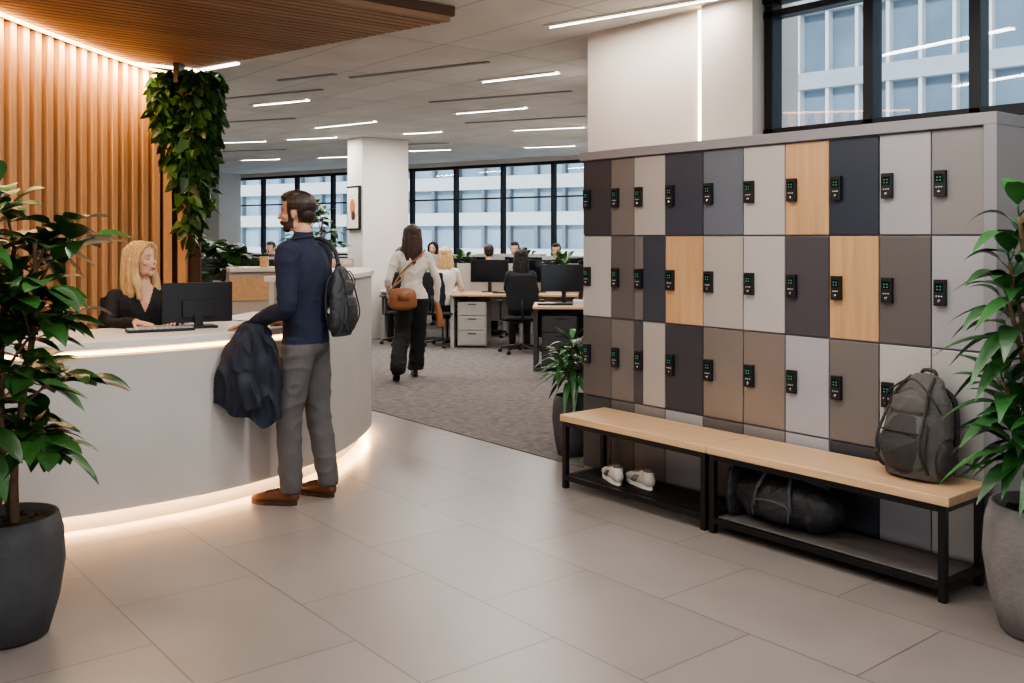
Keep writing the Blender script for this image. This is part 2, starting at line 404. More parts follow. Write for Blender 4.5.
# ------------------------------------------------------------------ lockers
X0=[-4.519,-4.263,-4.064,-3.81,-3.524,-3.244,-2.975,-2.714,-2.443,-2.184,-1.94]
rows=[(1.53,2.01),(1.01,1.525),(.5,1.005),(.03,.495)]
colr=[['dk','tp','bg','sl','sb','lt','oakv','nv','lg','mt'],
      ['lt','dt','sl','oakv','bg','lt','pg','oakv','dt','lg'],
      ['dt','tp','bg','dk','ml','ml','ll','tp','lt','lt'],
      ['dk','dt','mt','lg','dt','mt','ll','dk','lg','lt']]
lk=empty('locker_bank',(0,0,0))
cs=MB(); YF=4.27
cs.bb(X0[0]-.01,X0[-1],YF+.02,4.77,.0,2.02,0); cs.bb(X0[0]-.012,X0[-1]+.06,YF-.02,4.768,2.015,2.07,0); cs.bb(X0[-1]+.002,X0[-1]+.06,YF-.02,4.768,0,2.015,0)
cs.obj('carcass',[M['case']],lk,bevel=.003)
keys=[k for k in ['dk','tp','bg','sl','sb','lt','oakv','nv','lg','mt','dt','pg','ml','ll']]
dm=MB(); lt=MB()
for r in range(4):
    for c in range(10):
        z0,z1=rows[r]; 
        if c==2 and r in(1,2):
            xm=X0[2]+.075
            dm.bb(X0[c]+.003,xm-.002,YF,YF+.019,z0+.002,z1-.002,keys.index('tp' if r==1 else 'pg'))
            dm.bb(xm+.002,X0[c+1]-.003,YF,YF+.019,z0+.002,z1-.002,keys.index(colr[r][c]))
        else: dm.bb(X0[c]+.003,X0[c+1]-.003,YF,YF+.019,z0+.002,z1-.002,keys.index(colr[r][c]))
        if r<3:
            zc=(1.765,1.265,.765)[r]; xc=X0[c]+.048
            lt.bb(xc-.027,xc+.027,YF-.022,YF+.001,zc-.06,zc+.06,0)
            lt.bb(xc-.02,xc+.02,YF-.0245,YF-.0215,zc+.005,zc+.044,1)
            for i in range(2):
                for j in range(2): lt.bb(xc-.012+i*.015,xc-.005+i*.015,YF-.0255,YF-.0235,zc+.012+j*.014,zc+.018+j*.014,2)
            for i in range(3): lt.bb(xc-.016+i*.012,xc-.009+i*.012,YF-.0235,YF-.0215,zc-.019,zc-.013,3)
            lt.ell((xc,YF-.024,zc-.038),(.009,.006,.009),4,10)
dm.obj('doors',[M[k] for k in keys],lk,bevel=.0025)
lt.obj('keypad_locks',[M['dark'],M['scr'],M['green'],M['key'],M['chrome']],lk,bevel=.002)

# ------------------------------------------------------------------ bench
be=empty('locker_bench',(0,0,0)); YB=3.87; YK=4.24
t=MB(); t.bb(-4.29,-3.17,YB-.01,YK,.405,.445); t.bb(-3.165,-1.9,YB-.01,YK,.405,.445); t.obj('oak_top',[M['oakh']],be,bevel=.004)
f=MB()
def unit(x0,x1):
    q=.032
    for x in(x0+q/2,x1-q/2):
        for y in(YB+q/2,YK-q/2-.02): f.box((x,y,.2025),(q,q,.405))
        f.bb(x-q/2,x+q/2,YB+q,YK-q-.02,.375,.404); f.bb(x-q/2,x+q/2,YB+q,YK-q-.02,.05,.08)
    for y in(YB+q/2,YK-q/2-.02):
        f.bb(x0+q,x1-q,y-q/2,y+q/2,.375,.404); f.bb(x0+q,x1-q,y-q/2,y+q/2,.05,.08)
unit(-4.28,-3.18); unit(-3.155,-1.92); f.obj('steel_frame',[M['black']],be,bevel=.002)
s=MB(); s.bb(-3.12,-1.955,YB+.03,YK-.05,.062,.083,0)
for k in range(9): s.bb(-4.25,-3.21,YB+.045+k*.033,YB+.06+k*.033,.066,.083,1)
s.obj('lower_shelf',[mat('shelf_grey',(92,88,86),.5),M['black']],be,bevel=.002)

# ------------------------------------------------------------------ bags & shoes
bk=mat('nylon_black',(34,35,38),.55,0,.15,12,.5,90); gy=mat('nylon_grey',(86,83,80),.75,0,.12,12,.5,120); gyd=mat('nylon_grey_dark',(52,51,50),.75,0,.1,12,.4,120)
web=mat('webbing_dark_grey',(66,66,70),.6)
def flat0(co): co[:,2]=np.maximum(co[:,2],0); return co
du=empty('duffel_bag',(-2.80,4.045,.084))
b=Blob(); b.tube([(-.2,0,.12),(-.1,0,.125),(.05,0,.13),(.2,0,.12)],[(.10,.10),(.125,.115),(.125,.12),(.10,.10)],0,(0,1,0)); b.ell((0,-.1,.1),(.12,.045,.065)); b.ell((-.17,0,.09),(.06,.11,.085)); b.ell((.17,0,.09),(.06,.11,.085))
b.build('body',[bk],.008,4,parent=du,post=flat0,folds=(.006,9,9,9))
h=MB()
for y in(-.06,.06):
    h.tube(catmull([(-.11,y*2.1,.10),(-.095,y*1.9,.2),(-.06,y*.7,.295),(.04,y*.7,.30),(.085,y*1.9,.2),(.10,y*2.1,.10)],5),.010,0)
h.tube([(-.19,0,.228),(0,0,.252),(.19,0,.232)],.005,0); h.tube(catmull([(-.1,-.148,.06),(-.09,-.152,.14),(.09,-.152,.14),(.1,-.148,.06)],4),.004,0); h.obj('handles',[web],du,smooth=True)
tb=empty('gym_tote_bag',(-3.083,4.03,.084))
b=Blob(); b.tube([(0,0,.03),(0,0,.14),(0,0,.24)],[(.03,.10),(.038,.105),(.024,.09)],0,(1,0,0)); b.build('body',[bk],.007,3,parent=tb,post=flat0,folds=(.004,9,9,9))
h=MB(); h.tube(catmull([(0,-.06,.22),(0,-.05,.30),(0,.05,.30),(0,.06,.22)],5),.009); h.obj('handle',[web],tb,smooth=True)

def backpack(name,loc,rz,mats,sc=(1,1,1),parent=None,tilt=0):
    e=empty(name,loc,rz,parent); e.rotation_euler=(tilt,0,rz); e.scale=sc
    b=Blob()  # front pocket faces -Y, back panel +Y
    b.tube([(0,0,.04),(0,0,.16),(0,.005,.32),(0,.02,.42)],[(.155,.09),(.165,.10),(.155,.088),(.10,.055)],0,(1,0,0))
    b.tube([(0,-.085,.06),(0,-.10,.14),(0,-.085,.24)],[(.11,.035),(.12,.045),(.11,.03)],1,(1,0,0))
    b.tube([(0,-.075,.30),(0,-.08,.35)],[(.10,.025),(.09,.02)],0,(1,0,0))
    b.ell((-.16,0,.1),(.03,.07,.08),1); b.ell((.16,0,.1),(.03,.07,.08),1)
    b.build('body',mats,.006,3,parent=e,post=flat0,folds=(.005,8,8,8))
    h=MB()
    h.tube(catmull([(-.035,.05,.44),(-.03,.04,.485),(.03,.04,.485),(.035,.05,.44)],5),.009,0)
    for x in(-.1,.1): h.tube(catmull([(x*1.15,-.06,.03),(x*1.1,-.135,.14),(x*1.0,-.105,.27),(x*.8,-.06,.39),(x*.6,.0,.455)],5),.007,0)
    h.tube(catmull([(-.145,-.05,.30),(-.11,-.085,.37),(0,-.075,.44),(.11,-.085,.37),(.145,-.05,.30)],6),.0045,0)
    for x in(-.08,.08): h.tube(catmull([(x*.6,.06,.42),(x*1.3,.10,.36),(x*1.6,.105,.2),(x*1.7,.07,.06)],6),.013,0)
    h.box((0,-.137,.2),(.2,.006,.008),0)
    h.obj('straps_and_zips',[mats[1]],e,smooth=True); return e
backpack('laptop_backpack',(-2.165,4.07,.449),math.radians(-8),[gy,gyd],(.98,.98,.98),tilt=math.radians(-9))

def shoe(parent,loc,rz,mats,sc=1,high=.06):
    e=empty('shoe',loc,rz,parent)
    b=Blob(); b.tube([(0,-.09,.05),(0,-.03,.05),(0,.05,.042),(0,.12,.034),(0,.15,.03)],[(.032,.04),(.034,.045),(.04,.036),(.04,.026),(.028,.02)],0,(1,0,0))
    b.tube([(0,-.075,.05),(0,-.07,.05+high)],[(.032,.036),(.034,.04)],0,(1,0,0),sm=False)
    b.build('upper',[mats[0]],.005,2,parent=e,post=lambda co:(co.__setitem__((slice(None),2),np.maximum(co[:,2],.012)),co)[1])
    m=MB(); n=24; out=[]
    for k in range(n):
        a=2*math.pi*k/n; y=.03+.14*math.sin(a); wd=.037+.008*(1 if y>.04 else 0); out.append((wd*math.cos(a)*(1.0 if abs(math.sin(a))<.9 else 1.1),y))
    m.prism(out,0,.022,0)
    m.obj('sole',[mats[1]],e); 
    if len(mats)>2:
        l=MB()
        for i in range(4): l.tube([(-.022,.01+i*.02,.083-i*.005),(0,.012+i*.02,.09-i*.005),(.022,.01+i*.02,.083-i*.005)],.004)
        l.obj('laces',[mats[2]],e,smooth=True)
    e.scale=(sc,sc,sc); return e
wht=mat('sneaker_white',(190,184,174),.7,0,.14,20,.3,150); wsol=mat('sneaker_sole',(222,218,212),.6); lac=mat('laces',(110,103,96),.8); whb=mat('sneaker_collar',(84,78,74),.8)
sn=empty('sneaker_pair',(-3.86,3.99,.084))
for (x,y,a) in((-.10,0,62),(.08,.05,72)):
    sh=shoe(sn,(x,y,0),math.radians(a),[wht,wsol,lac],1.0,.03)
    m=MB(); m.ell((0,-.07,.104),(.029,.036,.014),0)
    for sx_ in(-1,1):
        for q in range(3): m.tube([(sx_*.036,-.02+q*.022,.07-q*.004),(sx_*.0405,.0+q*.022,.045),(sx_*.041,.015+q*.022,.026)],.003,0,6)
    m.obj('collar_and_stripes',[whb],sh,smooth=True)

# ------------------------------------------------------------------ plants
def pot(mb,r,h,mi,soil):
    mb.lathe((0,0,0),[(r*.55,0),(r*.72,.01),(r*.9,h*.3),(r*1.0,h*.6),(r*.97,h*.85),(r*.88,h),(r*.82,h),(r*.80,h-.03)],mi,40)
    mb.lathe((0,0,h-.04),[(r*.84,0),(r*.6,.012),(r*.2,.02)],soil,24)
    for k in range(40):
        a=random.random()*6.28; q=random.random()*r*.75; mb.ell((q*math.cos(a),q*math.sin(a),h-.025),(.014,.012,.01),soil,6)
def ficus(name,loc,r,h,ptm,nb,zlo,zhi,spread,Lf,Wf,seed,leafm='leaf',nl=12,kind=0):
    random.seed(seed); e=empty(name,loc)
    m=MB(); pot(m,r,h,0,1); m.obj('pot',[ptm,M['soil']],e,smooth=True)
    st=MB(); lf=MB()
    trunks=[]
    for k in range(3):
        a=k*2.1+.4; p0=Vector((.05*math.cos(a),.05*math.sin(a),h-.05)); p1=Vector((.03*math.cos(a+1),.03*math.sin(a+1),h+.25)); p2=Vector((.10*math.cos(a+.6),.10*math.sin(a+.6),(zlo+zhi)/2)); p3=Vector((.13*math.cos(a+.2),.13*math.sin(a+.2),zhi-.18))
        c=catmull([p0,p1,p2,p3],6); st.tube(c,[.017-.009*i/len(c) for i in range(len(c))],0,8); trunks.append(c)
    for i in range(nb):
        c=trunks[i%3]; f=(i+.5)/nb; z=zlo+(zhi-.2-zlo)*f
        q=min(c,key=lambda v:abs(v.z-z)); a=i*2.4+random.uniform(-.3,.3)
        rr=spread*(1-.55*max(0,(f-.55)/.45))*random.uniform(.75,1)
        tip=q+Vector((rr*math.cos(a),rr*math.sin(a),random.uniform(.02,.28)-(.12 if f<.3 else 0)))
        mid=(q+tip)/2+Vector((0,0,.06)); cc=catmull([q,mid,tip],6); st.tube(cc,[.007-.004*j/len(cc) for j in range(len(cc))],0,6)
        for j in range(nl):
            t=.25+.75*j/(nl-1); k=min(len(cc)-2,int(t*(len(cc)-1))); b=cc[k].lerp(cc[k+1],.5) if j<nl-1 else cc[-1]
            out=(cc[k+1]-cc[k]).normalized(); an=j*2.4+random.random(); side=Vector((math.cos(an),math.sin(an),random.uniform(-.25,.6)))
            d=(out*(.4+.9*(j==nl-1))+side*.9).normalized()
            d2=b+d*.03; st.tube([b,d2],.0025,1,5)
            nn=Vector((random.uniform(-.3,.3),random.uniform(-.3,.3),1)); s_=random.uniform(.7,1.1)
            lf.leaf(d2,d,nn,Lf*s_,Wf*s_,random.uniform(.15,.6),.25,0,kind,6)
    st.obj('stems',[M['bark'],M[leafm]],e,smooth=True); lf.obj('leaves',[M[leafm]],e,smooth=True); return e
ficus('potted_rubber_plant',W(-1.925,3.62),.205,.46,M['potd'],32,.72,1.68,.26,.17,.10,3,nl=12)
def lance(name,loc,r,h,ptm,heads,Lf,Wf,seed,mt='leaf2',nl=20):
    random.seed(seed); e=empty(name,loc); m=MB(); pot(m,r,h,0,1); m.obj('pot',[ptm,M['soil']],e,smooth=True)
    st=MB(); lf=MB()
    for hd in heads:
        top=Vector(hd); a=random.random()*6; p0=Vector((.04*math.cos(a),.04*math.sin(a),h-.05)); c=catmull([p0,Vector((top.x*.4,top.y*.4,(h+top.z)/2)),top],8)
        st.tube(c,[.014-.006*i/len(c) for i in range(len(c))],0,8)
        for j in range(nl):
            t=j/nl; k=len(c)-1-int(t*7); b=c[k]; an=j*2.4+random.uniform(-.2,.2); el=1.1-1.5*t+random.uniform(-.15,.15)
            d=Vector((math.cos(an)*math.cos(el),math.sin(an)*math.cos(el),math.sin(el)))
            st.tube([b,b+d*.05],.003,1,5)
            lf.leaf(b+d*.05,d,Vector((0,0,1)),Lf*random.uniform(.8,1.1),Wf,random.uniform(.3,.8),.3,0,1,7)
    st.obj('stems',[M['bark'],M[mt]],e,smooth=True); lf.obj('leaves',[M[mt]],e,smooth=True); return e
rp=W(2.05,3.64)
lance('potted_dracaena',rp,.225,.495,M['potl'],[(-.06,-.10,1.60),(.1,.08,1.5),(-.12,-.04,1.42),(-.10,-.1,1.28),(.12,.1,1.15),(-.13,-.08,.96),(-.10,.0,.82),(.08,-.1,.8),(-.06,-.14,.74)],.25,.078,5,nl=20)
lance('potted_yucca',W(.42,6.62),.14,.42,M['potd'],[(0,0,.76),(.06,.04,.66),(-.06,.0,.64),(0,-.06,.58)],.24,.045,8)
ficus('potted_fiddle_fig',W(-2.62,8.75),.2,.45,M['potd'],14,.95,1.55,.3,.2,.13,11,'leafv',9)
ficus('potted_ficus_tree',W(-2.55,12.2),.2,.45,M['potl'],14,1.2,1.95,.3,.17,.1,12,'leafv',9)
# hanging vine
random.seed(21); hv=empty('hanging_pothos',W(-2.63,7.66,2.62))
m=MB(); m.box((-.02,0,.1),(.12,.34,.10),0); m.box((-.1,0,.2),(.1,.05,.16),0); m.obj('planter_box',[M['black']],hv,bevel=.006)
hv.rotation_euler=(0,0,YAW+math.radians(-90-12+180))
st=MB(); lf=MB()
for k in range(36):
    y=random.uniform(-.26,.26); x=random.uniform(-.12,.12); Ls=random.choice([.4,.6,.85,1.1,1.4])*random.uniform(.85,1.05)
    Ls*= max(.25,(1.05-abs(y+.02)*2.6))
    y2=y*.5-.02+random.uniform(-.06,.06)
    c=catmull([(x*.3,y*.5,.14),(x+.02,y*.9,.20),(x*1.2,y*1.05,.02),(x+random.uniform(-.05,.05),y*.8+y2*.2,-Ls*.5),(x*.8,y2,-Ls)],8)
    st.tube(c,.003,0,5)
    for i in range(1,len(c)):
        for q in range(2 if i>6 else 3):
            an=random.random()*6.28; d=Vector((math.cos(an),math.sin(an),random.uniform(-1.1,.3))); s_=random.uniform(.06,.115)
            lf.leaf(c[i]+d*.02,d,Vector((random.uniform(-.9,.9),random.uniform(-.9,.9),random.uniform(.2,1))),s_,s_*.8,.4,.2,0,2,4)
st.obj('stems',[M['leafv']],hv,smooth=True); lf.obj('leaves',[M['leafv']],hv,smooth=True)

# ------------------------------------------------------------------ reception desk
outl=[(-3.1,4.60),(-2.55,4.68),(-2.2,4.84),(-1.89,5.07),(-1.60,5.35),(-1.34,5.74),(-1.16,6.2),(-1.07,6.75),(-1.08,7.3),(-1.25,7.8),(-1.6,8.08),(-2.0,8.12),(-2.4,7.98)]
cm=catmull([(a,b,0) for a,b in outl],8); op=[W(p.x,p.y).xy for p in cm]
ks=next(i for i,p in enumerate(cm) if p.y>5.86)
rd=empty('reception_desk'); lo=op[:ks+1]; hi=op[ks:]
d=MB(); d.ribbon(lo,0,.05,.1,.905,0); d.ribbon(hi,0,.05,.1,1.235,0); d.ribbon(hi,.26,.30,0.0,1.235,0)
d.ribbon(op,.09,.13,0,.1,1); d.ribbon(lo,.015,.05,.905,.945,0)
d.obj('curved_front',[M['deskface'],M['plinth']],rd,smooth=False)
d=MB(); d.ribbon(lo,-.03,.70,.945,.985,0); d.ribbon(op[ks-1:ks+14],.30,.8,.945,.985,0); d.ribbon(hi,-.02,.34,1.235,1.27,0)
d.obj('counter_top',[M['white']],rd,bevel=.004)
d=MB(); d.ribbon(lo,.003,.012,.916,.932,0); d.ribbon(op,.055,.075,.088,.096,0); d.obj('led_strips',[M['led']],rd)
d=MB(); d.ribbon(lo,.62,.68,0,.945,0); d.ribbon(op[ks+14:],.302,.31,1.0,1.2,1); d.obj('inner_panels',[M['white'],M['oakh']],rd)
def monitor(name,loc,rz,w=.5,h=.3,z=.13,on=True):
    e=MB(); e.box((0,0,z+h/2),(w,.022,h),0); e.box((0,.0125,z+h/2),(w-.02,.002,h-.02),1); e.box((0,-.02,z+h*.35),(w*.45,.02,h*.4),0)
    e.box((0,-.03,z*.6+.02),(.05,.018,z*1.1+.06),0); e.box((0,-.01,.006),(.2,.15,.012),0)
    return e.obj(name,[M['dark'],M['scr']],None,loc,rz,bevel=.003)
monitor('computer_monitor',W(-1.86,5.62,.986),YAW+math.radians(30),.40,.235,.03)
kb=MB(); kb.box((0,0,.008),(.36,.12,.014),0)
for i in range(11):
    for j in range(4): kb.box((-.16+i*.032,-.04+j*.027,.017),(.026,.021,.006),1)
kb.obj('keyboard',[M['dark'],M['key']],None,W(-2.0,5.40,.986),YAW+math.radians(30))
pn=empty('pen_cup',W(-2.05,7.86,1.271)); m=MB(); m.lathe((0,0,0),[(.035,0),(.037,.09),(.032,.09),(.03,.02)],0,18)
for k in range(5): m.tube([(random.uniform(-.015,.015),random.uniform(-.015,.015),.02),(random.uniform(-.03,.03),random.uniform(-.03,.03),.15)],.0035,1,6)
m.obj('cup_and_pens',[M['oakh'],M['dark']],pn)
bx=MB(); bx.box((0,0,.015),(.3,.21,.03),0); bx.box((.01,0,.045),(.28,.2,.028),1); bx.obj('stacked_books',[M['oakh'],M['white']],None,W(-1.5,7.86,1.271),YAW-.2,bevel=.003)

# ------------------------------------------------------------------ people
skin=mat('skin',(206,160,134),.5,0,.05,10,.1,200); skinm=mat('skin_tan',(190,140,112),.5,0,.05,10,.1,200)
lip=mat('lips',(170,86,78),.4); eyew=mat('eye_white',(205,200,195),.3); iris=mat('iris',(40,28,22),.15)
beardm=mat('beard',(66,44,33),.8,0,.3,60,.5,200)
def hairm(n,c): return mat(n,c,.42,0,.38,6,.7,8,(18,18,2.2))
H_br=hairm('hair_dark_brown',(44,29,22)); H_bl=hairm('hair_blond',(200,164,116)); H_bn=hairm('hair_brown',(60,38,29)); H_bk=hairm('hair_black',(28,22,20))
def cloth(n,c,r=.85): return mat(n,c,r,0,.12,7,.12,420)
def hand(parent,name,wrist,d,n,st,skinmt,curl=.35,voxel=.0036,sc=1.0):
    d=Vector(d).normalized(); n=Vector(n); n=(n-d*n.dot(d)).normalized(); w=d.cross(n); wrist=Vector(wrist); b=Blob(); k=sc
    b.tube([wrist-d*.035*k,wrist+d*.02*k,wrist+d*.05*k,wrist+d*.085*k],[(.026*k,.02*k),(.029*k,.018*k),(.037*k,.017*k),(.04*k,.013*k)],0,w)
    for off,Lf in((-.031,.060),(-.0105,.074),(.0105,.080),(.031,.072)):
        p=wrist+d*.08*k+w*(off*st*k); pts=[p]; a=curl*.6; ds=(d+w*(off*st*2.2)).normalized()
        for fr in(.45,.3,.25):
            p=p+(ds*math.cos(a)+n*math.sin(a))*(Lf*fr*k); pts.append(p); a+=curl
        b.tube(pts,[.0095*k,.0088*k,.0082*k,.0068*k],0,w,10,False)
    p=wrist+d*.02*k+w*(.022*st*k); pts=[p,p+(d*.55+w*(st*.75)+n*.3)*.035*k]; pts.append(pts[-1]+(d*.85+w*(st*.4)+n*.35)*.03*k); pts.append(pts[-1]+(d*.95+w*(st*.1)+n*.35)*.024*k)
    b.tube(pts,[.014*k,.0115*k,.0098*k,.008*k],0,n,10,False)
    return b.build(name,[skinmt],voxel,2,parent=parent)
def head(parent,loc,turn,tilt,skinmt,hairmt,style,beard=False,sc=1.0,voxel=.0048,hl=.32):
    e=empty('head',loc,turn,parent); e.rotation_euler=(tilt,0,turn); e.scale=(sc,sc,sc)
    b=Blob(); fm=(style=='long')
    if fm:
        b.ell((0,-.015,.03),(.072,.093,.088)); b.ell((0,.022,-.025),(.054,.066,.072)); b.ell((0,.056,-.086),(.020,.022,.018)); b.ell((.024,.018,-.065),(.024,.046,.033)); b.ell((-.024,.018,-.065),(.024,.046,.033))
        b.tube([(0,.078,.016),(0,.088,-.008),(0,.097,-.022)],[(.006,.006),(.007,.008),(.0105,.009)],0); b.ell((0,.080,-.048),(.021,.010,.012)); b.ell((0,.079,-.060),(.016,.009,.006))
        for x in(-1,1): b.ell((x*.034,.053,-.018),(.025,.024,.022))
    else:
        b.ell((0,-.015,.03),(.074,.095,.09)); b.ell((0,.02,-.03),(.056,.070,.075)); b.ell((0,.055,-.090),(.026,.028,.022)); b.ell((.03,.01,-.07),(.026,.05,.035)); b.ell((-.03,.01,-.07),(.026,.05,.035))
        b.tube([(0,.080,.018),(0,.094,-.008),(0,.104,-.024)],[(.006,.007),(.008,.010),(.0125,.011)],0); b.ell((0,.086,-.05),(.022,.012,.014)); b.ell((0,.083,-.064),(.018,.011,.007))
        b.ell((0,.073,.026),(.045,.013,.010))
        for x in(-1,1): b.ell((x*.036,.053,-.022),(.024,.024,.018))
    for x in(-1,1):
        b.ell((x*.074,-.008,-.006),(.008,.015,.027),0,Matrix.Rotation(-.25*x,3,'Z'))
    b.tube([(0,-.03,-.04),(0,-.04,-.12),(0,-.045,-.17)],[(.05,.055),(.048,.052),(.055,.058)] if style=='short' else [(.042,.046),(.042,.044),(.046,.05)],0)
    if style=='short':
        b.ell((0,-.024,.048),(.083,.102,.09)); b.ell((0,.045,.098),(.056,.045,.032)); b.ell((0,0,.112),(.062,.07,.03)); b.ell((0,-.07,-.005),(.066,.048,.06))
    def cl(c):
        x,y,z=c[:,0],c[:,1],c[:,2]; i=np.zeros(len(c),dtype=np.int32)
        ear=(np.abs(x)>.072)&(y>-.03)&(y<.016)&(z<.022)&(z>-.04)
        if style=='short':
            hair=((y>.035)&(z>.072))|((y<=.035)&(y>.012)&(z>.0))|((y<=.012)&(y>-.03)&(z>.012))|((y<=-.03)&(z>-.055))
        else: hair=((y>.04)&(z>.085))|((y<=.04)&(z>.06))|((y<-.04)&(z>-.06))
        i[hair&~ear]=1
        if beard:
            bd=((z<-.048)&(z>-.125)&(y>-.005)&((y-.01)>(-.048-z)*.25))|((y>-.002)&(y<.032)&(z<0.0)&(np.abs(x)>.045)&(z>-.09))|((y>.08)&(z<-.037)&(np.abs(x)<.03)&(z>-.046))
            i[bd&~ear]=2
        return i
    b.build('head_and_neck',[skinmt,hairmt,beardm],voxel,2,classify=cl,parent=e)
    f=MB()
    for x in(-1,1):
        f.ell((x*.030,.0660,.006),(.0115,.0085,.0052),0); f.ell((x*.030,.0725,.0062),(.0048,.003,.0048),1,10)
        f.tube(catmull([(x*.018,.0745,.0085),(x*.03,.0765,.0125),(x*.043,.068,.0085)],4),.0018,3,6)
        f.tube(catmull([(x*.014,.081,.026),(x*.03,.079,.031),(x*.047,.066,.026)],4),.0024,3,6)
    if style=='short': f.ell((0,.094,-.053),(.019,.005,.0035),2); f.ell((0,.093,-.058),(.016,.005,.004),2)
    else:
        f.tube(catmull([(-.021,.076,-.047),(-.01,.087,-.0525),(0,.090,-.0535),(.01,.087,-.0525),(.021,.076,-.047)],4),.0034,2,8); f.ell((0,.086,-.0585),(.014,.005,.004),2)
    f.obj('eyes_brows_lips',[eyew,iris,lip,hairmt],e,smooth=True)
    if style=='long':
        h=Blob()
        h.ell((0,-.03,.045),(.084,.096,.090)); h.ell((0,-.055,-.02),(.082,.07,.08))
        for x in(-1,1):
            h.tube([(x*.015,.055,.108),(x*.055,.048,.080),(x*.078,.018,.02),(x*.084,.0,-.06),(x*.088,.02,-.15),(x*.085,.03,-hl*.8)],[(.02,.012),(.022,.016),(.024,.018),(.028,.022),(.030,.024),(.016,.014)],0,(0,1,0))
            h.tube([(x*.04,-.07,.06),(x*.055,-.08,-.06),(x*.06,-.085,-.18),(x*.045,-.08,-hl)],[(.05,.04),(.048,.04),(.042,.034),(.024,.02)],0,(1,0,0))
            h.tube([(x*.075,-.04,.0),(x*.085,-.04,-.1),(x*.08,-.045,-.2),(x*.065,-.05,-hl*.95)],[(.04,.022),(.040,.024),(.032,.022),(.016,.012)],0,(0,1,0))
        h.tube([(0,-.09,.0),(0,-.1,-.12),(0,-.105,-.22),(0,-.1,-hl*1.03)],[(.06,.03),(.058,.03),(.045,.028),(.026,.016)],0,(1,0,0))
        h.build('hair',[hairmt],.0055,2,parent=e,folds=(.005,40,40,5))
    return e
def figure(name,loc,rz,J,top,bot,skinmt,hairmt,style,female=False,beard=False,turn=0,tilt=0,hl=.32,voxel=.009,shoes=None,sc=1,handspec=None,headsc=.97,legr=None,hv=.0036,vneck=0,hem0=None,folds=None):
    e=empty(name,loc,rz); e.scale=(sc,sc,sc); V=Vector
    b=Blob(); pel=V(J['pel']); nk=V(J['neck']); ax=nk-pel
    k=.86 if female else 1.0; wst=.78 if female else 1.0
    fr=[(-.05,.160,.120),(.08,.160*(1.08 if female else 1),.116),(.3,.162*wst,.110),(.55,.180,.122),(.78,.190,.118),(.9,.145,.09),(1.0,.066,.062)]
    b.tube([pel+ax*f for f,_,_ in fr],[(a*k,c*(k+.04)) for _,a,c in fr],0,(1,0,0))
    for s_ in('L','R'):
        sh=V(J['sh'+s_]); el=V(J['el'+s_]); wr=V(J['wr'+s_])
        inn=sh.lerp(pel+ax*.82,.35); r=(.066 if not female else .05)
        b.tube([inn,sh,sh.lerp(el,.5),el,el.lerp(wr,.45),wr],[r*1.05,r*1.02,r*.9,r*.8,r*.76,r*.62],0,(0,1,0))
        hp=V(J['hip'+s_]); kn=V(J['kn'+s_]); an=V(J['an'+s_]); lr=legr or ((.096,.09,.075,.070,.064) if not female else (.088,.076,.055,.052,.048))
        b.tube([hp,hp.lerp(kn,.45),kn,kn.lerp(an,.5),an],[lr[0],lr[1],lr[2],lr[3],lr[4]],1,(1,0,0))
        b.tube([wr,wr+(wr-el).normalized()*.03],[.024,.022],2,(1,0,0),sm=False)
    pm=pel-V((0,0,.035)); b.ell(pm,(.158*k*(1.06 if female else 1),.118*(k+.05),.11),1)
    b.tube([nk-V((0,0,.03)),nk+V((0,.0,.055))],[.052*(k+.05),.05*(k+.05)],2,(1,0,0),sm=False)
    hem=pel.z-.035
    def recl(c,i):
        i=i.copy(); m=(i==0)&(c[:,2]<hem)&(np.abs(c[:,0])<.178); i[m]=1
        m=(i==1)&(c[:,2]>hem+.002)&(np.abs(c[:,1]-pel.y)<.17); i[m]=0
        if vneck>0:
            m=(c[:,1]>nk.y-.01)&(c[:,2]<nk.z+.1)&(np.abs(c[:,0])<(c[:,2]-(nk.z-vneck))*.42)&(np.abs(c[:,0])<.07); i[m]=2
        if female: i[(c[:,2]>nk.z-.012)]=2
        return i
    def post(co):
        if hem0: co[:,2]=np.maximum(co[:,2],hem0)
        return co
    b.build('clothed_body',[top,bot,skinmt],voxel,4,parent=e,recl=recl,post=post,folds=folds)
    head(e,J['head'],turn,tilt,skinmt,hairmt,style,beard,headsc,max(.0038,voxel*.5),hl)
    for s_ in('L','R'):
        hs=(handspec or {}).get(s_)
        wr=V(J['wr'+s_]); el=V(J['el'+s_]); dd=(wr-el).normalized()
        if hs: hand(e,'hand_'+s_,wr+dd*.03,hs[0],hs[1],hs[2],skinmt,hs[3],hv,.95 if not female else .86)
        else: hand(e,'hand_'+s_,wr+dd*.03,dd,(-1 if s_=='R' else 1,.2,0),1 if s_=='R' else -1,skinmt,.4,hv,.95 if not female else .86)
        if shoes:
            an=V(J['an'+s_]); fa=J.get('fa'+s_,0); lift=J.get('fz'+s_,0)
            sh_=shoe(e,(an.x+.07*-math.sin(fa),an.y+.07*math.cos(fa),lift),fa,shoes,1 if not female else .88,.07)
            if lift>0: sh_.rotation_euler=(-J.get('fp'+s_,0),0,fa)
    return e

